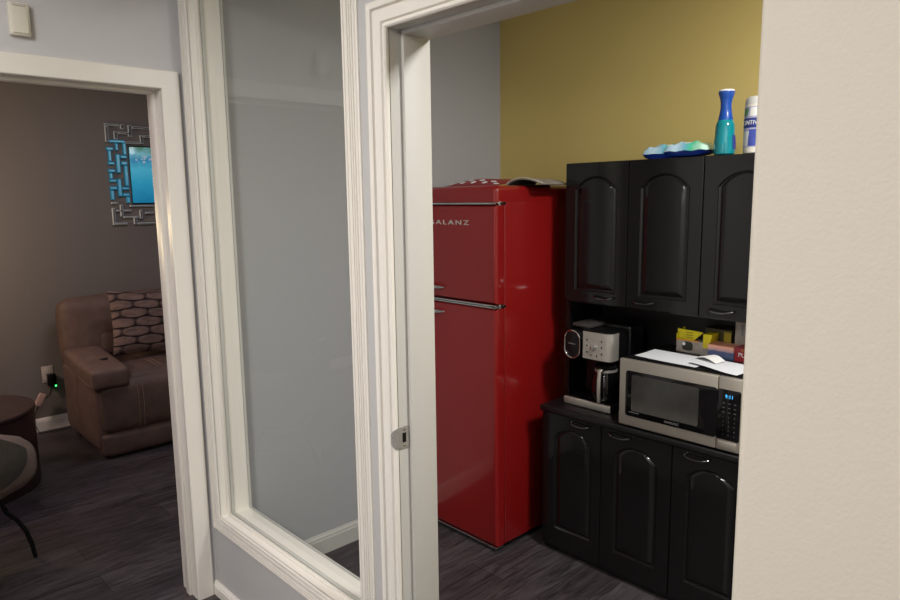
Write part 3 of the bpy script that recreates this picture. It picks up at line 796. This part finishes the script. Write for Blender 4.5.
t = thing('wipes_canister', 'white canister with purple blue label standing right of teal spray bottle', 'canister', (2.545, 1.062, ZH)); CC = (2.545, 1.062)
CR = .0475
obj('body', lathe([(CR-.003, 0), (CR, .003), (CR, .172)], 48, (*CC, ZH)), 'white_plastic', t)
obj('lid', lathe([(CR-.002, .171), (CR-.001, .186), (CR-.006, .198), (CR-.014, .201), (0, .202)], 48, (*CC, ZH)), mat('pale_grey_lid', (204, 204, 198), .35, var=(20, .02)), t, label='pale grey lid')
def cyl(tx, ty, r=CR+.0009, a0=196, zc=.09):
    a = math.radians(a0)+tx/CR
    return Vector((CC[0]+r*math.cos(a), CC[1]+r*math.sin(a), ZH+zc+ty))
def patch(s0, s1, za, zb, r, skew=0.0, n=10):
    return sheet([[cyl(s0+(s1-s0)*j/n+skew*i/4, za+(zb-za)*i/4, r, 180, 0) for j in range(n+1)] for i in range(5)])
obj('label_wrap', patch(-.055, .060, .022, .164, CR+.0004), mat('lilac_label', (176, 174, 206), .35, var=(60, .12)), t)
obj('label_band', patch(-.052, .060, .090, .124, CR+.0008), 'ink_navy', t, label='navy blue band')
obj('label_panel', patch(-.014, .060, .026, .084, CR+.0008), mat('violet_blue_label', (70, 84, 168), .35, var=(60, .1)), t, label='blue lower panel')
obj('lemon_print', patch(-.052, -.018, .026, .078, CR+.0009, .006), 'card', t)
obj('leaf_print', patch(-.046, -.024, .132, .158, CR+.0009, .008), 'green', t)
obj('flower_print', patch(-.014, .020, .130, .160, CR+.0009, .004), 'card', t)
obj('lettering', text_bm('SCENTIVA', .021, 0, 0, 0, .0006, 1.0, align='CENTER', sx=.9, fn=lambda a, b_, c_: cyl(a-.014, b_-.006+.107-.09, CR+.0014+c_, 180, .09)), 'ink_white', t, label='white letters')

# ------------------------------------------------------------------ living room: recliner
RX0, RX1 = 1.19, 2.15; RF = 4.43
t = thing('recliner', 'brown leather recliner armchair with stitched seams against taupe wall', 'recliner', ((RX0+RX1)/2, 4.9, 0))
def arm(x0, x1):
    b = cushion((x0, 4.475, .06), (x1, 5.18, .54), .035, (.012, .01, 0), 9)
    return b
a1 = obj('arm', arm(RX0, RX0+.205), 'leather', t, label='left arm')
b = cushion((RX0-.022, 4.405, .462), (RX0+.205, 5.02, .588), .026, (.006, .008, .012), 10)
for v in b.verts:
    v.co.z += .050*max(0, (v.co.y-4.405)/.615)
pad = obj('arm_pad', b, 'leather', a1)
a2 = obj('arm', arm(RX1-.205, RX1), 'leather', t, label='right arm')
b = cushion((RX1-.205, 4.405, .462), (RX1+.022, 5.02, .588), .026, (.006, .008, .012), 10); obj('arm_pad', b, 'leather', a2)
ring = [(RX0+.115+.028*math.cos(k*math.pi/8), 4.63+.050*math.sin(k*math.pi/8)) for k in range(16)]
obj('arm_button', prism(ring, .6075, .6165, 'z', bev=.002), 'black_plastic', a1, label='dark oval recess on arm top')
b = cushion((RX0+.030, RF, .165), (RX1-.030, 4.60, .490), .045, (0, .022, .012), 12); ft = obj('footrest', b, 'leather_dark', t)
b = cushion((RX0+.022, RF+.006, .012), (RX1-.022, 4.60, .172), .035, (0, .014, 0), 12); obj('footrest_lower', b, 'leather_dark', t)
for xx in (1.432, 1.462):
    obj('stitching', tube([(xx+.004*k/8, RF-.0215+.020*abs(k/8-.5)**2*3.2, .185+.27*k/8) for k in range(9)], .0022, 6), 'stitch', ft)
b = cushion((RX0+.200, 4.47, .420), (RX1-.200, 5.10, .532), .055, (0, .01, .014), 10); st = obj('seat_cushion', b, 'leather_dark', t)
for xx in (1.60, 1.63):
    obj('stitching', tube([(xx, 4.52+.5*k/8, -.0 +.5335+.012*math.sin(math.pi*(k+1)/10)) for k in range(9)], .002, 6), 'stitch', st)
mxb = Matrix.Translation((0, 5.06, .46)) @ Matrix.Rotation(math.radians(-9), 4, 'X') @ Matrix.Translation((0, -5.06, -.46))
b = cushion((RX0+.012, 5.02, .44), (RX1-.012, 5.22, .965), .075, (.012, .03, .012), 12, mx=mxb); bk = obj('backrest', b, 'leather', t)
b = cushion((RX0+.215, 4.985, .52), (RX1-.215, 5.10, .72), .05, (0, .015, .01), 10, mx=mxb); obj('lumbar_cushion', b, 'leather_dark', t)
b = tube([(RX0+.0135-.004*math.sin(k*.5), 4.50+.0*k, .10+.045*k) for k in range(9)], .0022, 6); obj('stitching', tube([(RX0-.0135, 4.78, .10+.04*k) for k in range(11)], .0022, 6), 'stitch', a1); b.free()
obj('stitching', tube([(RX0-.0265+.001, 4.44+.06*k, .492+.005*k) for k in range(10)], .0022, 6), 'stitch', a1)
for x in (RX0+.08, RX1-.08):
    for y in (4.58, 5.10): obj('foot', box((x-.03, y-.03, 0), (x+.03, y+.03, .065), .004, 2), 'black_plastic', t)

# throw pillow, leaning in the recliner
t = None
b = bmesh.new(); bmesh.ops.create_cube(b, size=2); bmesh.ops.subdivide_edges(b, edges=b.edges[:], cuts=14, use_grid_fill=True)
for v in b.verts:
    x, y, z = v.co
    fall = max(0, (1-abs(x)**2.6)*(1-abs(z)**2.6))**.45
    pin = 1-.05*(1-abs(x)**2)*abs(z)**4
    v.co = Vector((x*.245*(1-.06*(1-z*z)), y*.075*max(.05, fall), z*.222*(1-.06*(1-x*x))))
po = obj('throw_pillow', b, 'pillow'); po.location = (1.672, 4.845, .780); po.rotation_euler = (math.radians(-17), math.radians(5), math.radians(3))
tag(po, 'brown throw pillow with raised oval pattern leaning on the recliner back', 'pillow')

# lattice mirror on the living room wall
MXc, MZc = 2.035, 1.803
t = thing('wall_mirror', 'square lattice framed mirror with painted turquoise reflection at centre on the taupe wall', 'mirror', (MXc, 5.39, MZc-.37))
screen_refl = gradient_mat('turquoise_screen_reflection', [(0, (30, 140, 190)), (.35, (50, 170, 212)), (.6, (84, 194, 226)), (.78, (62, 150, 196)), (.88, (130, 200, 214)), (1, (96, 146, 126))], 'Z', .165, .58, .12, .22, 22, emit=.34)  # reflected screen painted into the mirror centre, with its glow as emission
def glint_flecks(m):
    # chandelier reflection painted as pale spots over the turquoise screen reflection
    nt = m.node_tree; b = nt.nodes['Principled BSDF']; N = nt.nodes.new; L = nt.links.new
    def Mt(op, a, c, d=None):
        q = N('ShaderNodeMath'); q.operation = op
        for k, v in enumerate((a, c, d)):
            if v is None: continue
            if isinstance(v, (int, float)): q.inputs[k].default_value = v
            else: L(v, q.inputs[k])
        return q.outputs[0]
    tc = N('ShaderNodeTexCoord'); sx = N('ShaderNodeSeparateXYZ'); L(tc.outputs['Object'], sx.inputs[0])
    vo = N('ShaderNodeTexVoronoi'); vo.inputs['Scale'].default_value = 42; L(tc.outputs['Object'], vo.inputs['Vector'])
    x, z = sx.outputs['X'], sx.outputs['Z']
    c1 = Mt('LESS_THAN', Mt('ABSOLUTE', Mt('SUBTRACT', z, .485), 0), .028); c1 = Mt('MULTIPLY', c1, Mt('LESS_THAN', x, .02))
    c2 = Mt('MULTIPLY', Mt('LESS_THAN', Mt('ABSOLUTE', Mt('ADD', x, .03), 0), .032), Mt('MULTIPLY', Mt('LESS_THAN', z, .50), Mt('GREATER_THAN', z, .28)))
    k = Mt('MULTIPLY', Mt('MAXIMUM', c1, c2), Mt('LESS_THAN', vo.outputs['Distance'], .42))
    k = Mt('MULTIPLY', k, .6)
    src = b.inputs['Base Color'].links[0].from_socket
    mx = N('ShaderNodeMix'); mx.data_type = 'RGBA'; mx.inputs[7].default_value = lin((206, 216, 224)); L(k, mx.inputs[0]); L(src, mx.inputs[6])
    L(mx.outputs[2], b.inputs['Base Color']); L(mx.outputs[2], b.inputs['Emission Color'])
glint_flecks(screen_refl)
obj('centre_panel', box((MXc-.212, 5.366, MZc-.206), (MXc+.212, 5.382, MZc+.206), .003, 2), screen_refl, t, label='centre glass painted with turquoise screen reflection')
random.seed(5)
for k in range(22):
    u = k/21; x = MXc-.19+.10*math.sin(u*4.5)+.13*u+random.uniform(-.012, .012); z = MZc+.10-.24*u+random.uniform(-.015, .015)
    obj('reflection_fleck', box((x-.009, 5.3708, z-.005), (x+.009, 5.3714, z+.005), .0002, 1), 'mirror' if k % 2 else 'card', t) if False else None
obj('backing', box((MXc-.215, 5.382, MZc-.215), (MXc+.215, 5.389, MZc+.215)), 'black_plastic', t, smooth=False)
# mirrored strips: interlocking lattice of upright and level slips; the second half is the first turned half a turn
SLIPS = [(0, 2, 62, 12), (66, 2, 81, 24), (98, 4, 114, 54), (116, 8, 190, 19), (55, 35, 110, 46), (36, 35, 52, 70), (0, 14, 15, 82), (15, 72, 80, 84), (80, 76, 145, 86), (147, 46, 162, 84), (164, 46, 205, 56),
         (38, 86, 50, 117), (70, 84, 84, 136), (0, 104, 29, 118), (6, 118, 19, 166), (37, 134, 54, 216), (56, 138, 84, 152), (58, 165, 84, 181), (3, 168, 30, 181), (1, 200, 30, 214), (4, 216, 18, 243), (3, 245, 33, 257),
         (36, 242, 52, 320), (68, 183, 84, 274), (2, 276, 33, 290), (52, 278, 84, 291), (3, 293, 18, 335), (54, 306, 84, 320), (68, 322, 84, 350), (2, 346, 31, 355), (20, 380, 86, 389), (2, 372, 16, 441), (37, 358, 50, 410),
         (50, 410, 116, 418), (2, 438, 64, 448), (80, 360, 192, 368), (120, 382, 133, 422), (92, 414, 108, 447), (110, 440, 190, 449), (146, 392, 200, 401), (192, 370, 205, 436)]
PX_ = .74/450
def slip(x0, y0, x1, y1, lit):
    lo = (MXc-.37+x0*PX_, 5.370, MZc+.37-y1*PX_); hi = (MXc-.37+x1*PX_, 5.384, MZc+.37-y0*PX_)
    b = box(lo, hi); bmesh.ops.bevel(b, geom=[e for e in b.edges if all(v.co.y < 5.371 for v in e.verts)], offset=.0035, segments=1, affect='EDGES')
    s = obj('mirror_strip', b, 'cyan_lit_tile' if lit else 'silver_tile', t, smooth=False)
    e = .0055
    obj('mirror_face', box((lo[0]+e, 5.3692, lo[2]+e), (hi[0]-e, 5.3702, hi[2]-e)), 'cyan_lit_mirror' if lit else 'mirror', s, smooth=False)
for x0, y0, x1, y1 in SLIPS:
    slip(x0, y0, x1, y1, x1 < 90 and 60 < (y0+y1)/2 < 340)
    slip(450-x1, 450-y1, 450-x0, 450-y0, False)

# outlet with charger, cable and power block
t = thing('wall_outlet', 'white duplex outlet plate low on the taupe wall behind the side table', 'outlet', (1.150, 5.39, .345))
obj('plate', box((1.114, 5.384, .345), (1.186, 5.39, .462), .003, 2), 'outlet', t)
for z in (.380, .428):
    s = obj('socket', prism(round_rect(1.133, 1.167, z-.014, z+.014, .008), 5.382, 5.385, 'y'), 'white_plastic', t)
    b = BM()
    for xx in (1.143, 1.156): box((xx-.0015, 5.3814, z-.003), (xx+.0015, 5.3822, z+.007), bm=b)
    obj('slots', b, 'black_plastic', s, smooth=False)
t = thing('plug_charger', 'black plug-in charger with green light and cable in the wall outlet', 'charger', (1.163, 5.38, .318))
obj('body', box((1.138, 5.335, .322), (1.190, 5.3812, .408), .006, 3), 'black_plastic', t)
obj('indicator', box((1.178, 5.333, .318), (1.188, 5.337, .328), .002, 2), 'led_green', t, label='green light')
obj('cable', tube([(1.160, 5.36, .323), (1.155, 5.355, .29), (1.140, 5.345, .26), (1.10, 5.34, .235), (1.06, 5.33, .20), (1.02, 5.32, .10), (1.05, 5.31, .008), (1.20, 5.30, .006), (1.30, 5.33, .006)], .003, 8), 'black_plastic', t)
b = box((-.022, -.016, -.045), (.022, .016, .045), .006, 3); bmesh.ops.rotate(b, verts=b.verts, cent=(0, 0, 0), matrix=Matrix.Rotation(math.radians(28), 3, 'Y')); bmesh.ops.translate(b, verts=b.verts, vec=(1.075, 5.322, .245))
obj('power_adapter', b, mat('pinkish_plastic', (196, 160, 150), .45, var=(20, .03)), t, label='pale pinkish adapter block on the cable')

# round side table
t = thing('side_table', 'round dark wood drum side table at left edge below the outlet', 'table', (.505, 4.52, 0)); TC = (.505, 4.52)
obj('tabletop', lathe([(.365, .434), (.372, .438), (.374, .450), (.370, .458), (.362, .460), (0, .460)], 64, (*TC, 0)), 'table', t)
obj('drum', lathe([(.360, 0), (.366, .01), (.366, .434)], 64, (*TC, 0)), 'table', t)

# accent chair
t = thing('accent_chair', 'grey bucket accent chair with taupe seat and thin curved metal legs', 'chair', (.335, 3.45, 0))
def shell_pts(a, h): pass
rows = []
for i in range(9):                      # bucket shell: low at the front, higher round the back
    v = i/8; row = []
    for j in range(29):
        a = math.radians(-150+300*j/28)   # 0 = back (pointing -x-y)
        back = math.cos(a/2)**2
        top = .47+.34*back
        z = .335+(top-.335)*v
        r = (.155+.115*math.sin(math.pi/2*min(1, v*1.25)))*(1+.06*back*v)
        row.append((-r*math.cos(a)*1.0, r*math.sin(a)*1.08, z))
    rows.append(row)
obj('shell', sheet(rows, .022), 'chair_shell', t, label='grey outer shell', local=True)
b = cushion((-.20, -.225, .340), (.285, .225, .575), .10, (.01, .01, .02), 10); obj('seat', b, 'chair_seat', t, label='taupe seat cushion', local=True)
obj('piping', tube([(.045+.225*math.cos(k*math.pi/16), .215*math.sin(k*math.pi/16), .548) for k in range(32)], .005, 6, closed=True), 'piping', t, label='pale seam piping', local=True)
for s in (-1, 1):
    for q in (-1, 1):
        obj('leg', tube([(.10*s, .12*q, .352), (.13*s, .13*q, .25), (.165*s, .145*q, .20), (.19*s, .16*q, .14), (.205*s, .17*q, .07), (.212*s, .175*q, .0)], [.010, .010, .010, .010, .010, .009], 10), 'black_plastic', t, local=True)
obj('leg_bar', tube([(-.16, -.135, .207), (.16, -.135, .207)], .005, 8), 'chrome', t, label='thin bright bar', local=True)
obj('leg_bar', tube([(-.16, .135, .207), (.16, .135, .207)], .005, 8), 'chrome', t, label='thin bright bar', local=True)
t.rotation_euler = (0, 0, math.radians(36))

# ------------------------------------------------------------------ lights
def area(name, loc, size, power, col, rot=(0, 0, 0), spread=None):
    l = bpy.data.lights.new(name, 'AREA'); l.shape = 'SQUARE'; l.size = size; l.energy = power; l.color = col
    if spread: l.spread = math.radians(spread)
    o = bpy.data.objects.new(name, l); COL.objects.link(o); o.location = loc; o.rotation_euler = rot; return o
area('hall_ceiling_lamp', (-.20, 1.50, 2.57), .35, 18, (1, .965, .915))
area('hall_rear_ceiling_lamp', (-1.1, .55, 2.57), .5, 56, (1, .965, .915))
area('kitchen_ceiling_lamp', (1.86, .12, 2.57), .4, 52, (1, .985, .955))
def point(name, loc, r, power, col):
    l = bpy.data.lights.new(name, 'POINT'); l.shadow_soft_size = r; l.energy = power; l.color = col
    o = bpy.data.objects.new(name, l); COL.objects.link(o); o.location = loc; return o
point('living_table_lamp', (.10, 4.85, 1.45), .08, 25, (1, .78, .45))
area('living_ceiling_lamp', (1.6, 3.9, 2.57), .6, 10, (.9, .88, 1))
area('living_purple_lamp', (-.7, 4.3, 2.57), .5, 9, (.70, .46, 1))

w = bpy.data.worlds.new('world'); SC.world = w; w.use_nodes = True
w.node_tree.nodes['Background'].inputs[0].default_value = (.5, .5, .5, 1); w.node_tree.nodes['Background'].inputs[1].default_value = .05

# ------------------------------------------------------------------ camera
yaw, pitch, roll = math.radians(43.371), math.radians(8.488), math.radians(-.7447)
f = Vector((math.sin(yaw)*math.cos(pitch), math.cos(yaw)*math.cos(pitch), -math.sin(pitch)))
r = f.cross(Vector((0, 0, 1))).normalized(); u = r.cross(f)
r2 = math.cos(roll)*r+math.sin(roll)*u; u2 = -math.sin(roll)*r+math.cos(roll)*u
cd = bpy.data.cameras.new('camera'); cam = bpy.data.objects.new('camera', cd); COL.objects.link(cam)
cd.sensor_width = 36; cd.lens = 680.41/900*36; cd.clip_start = .02
M = Matrix((( r2.x, u2.x, -f.x, 0), (r2.y, u2.y, -f.y, 0), (r2.z, u2.z, -f.z, 1.6), (0, 0, 0, 1)))
cam.matrix_world = M
SC.camera = cam
SC.view_settings.view_transform = 'Standard'
SC.view_settings.look = 'None'
SC.view_settings.exposure = 0.0
SC.cycles.max_bounces = 10
SC.cycles.use_denoising = True
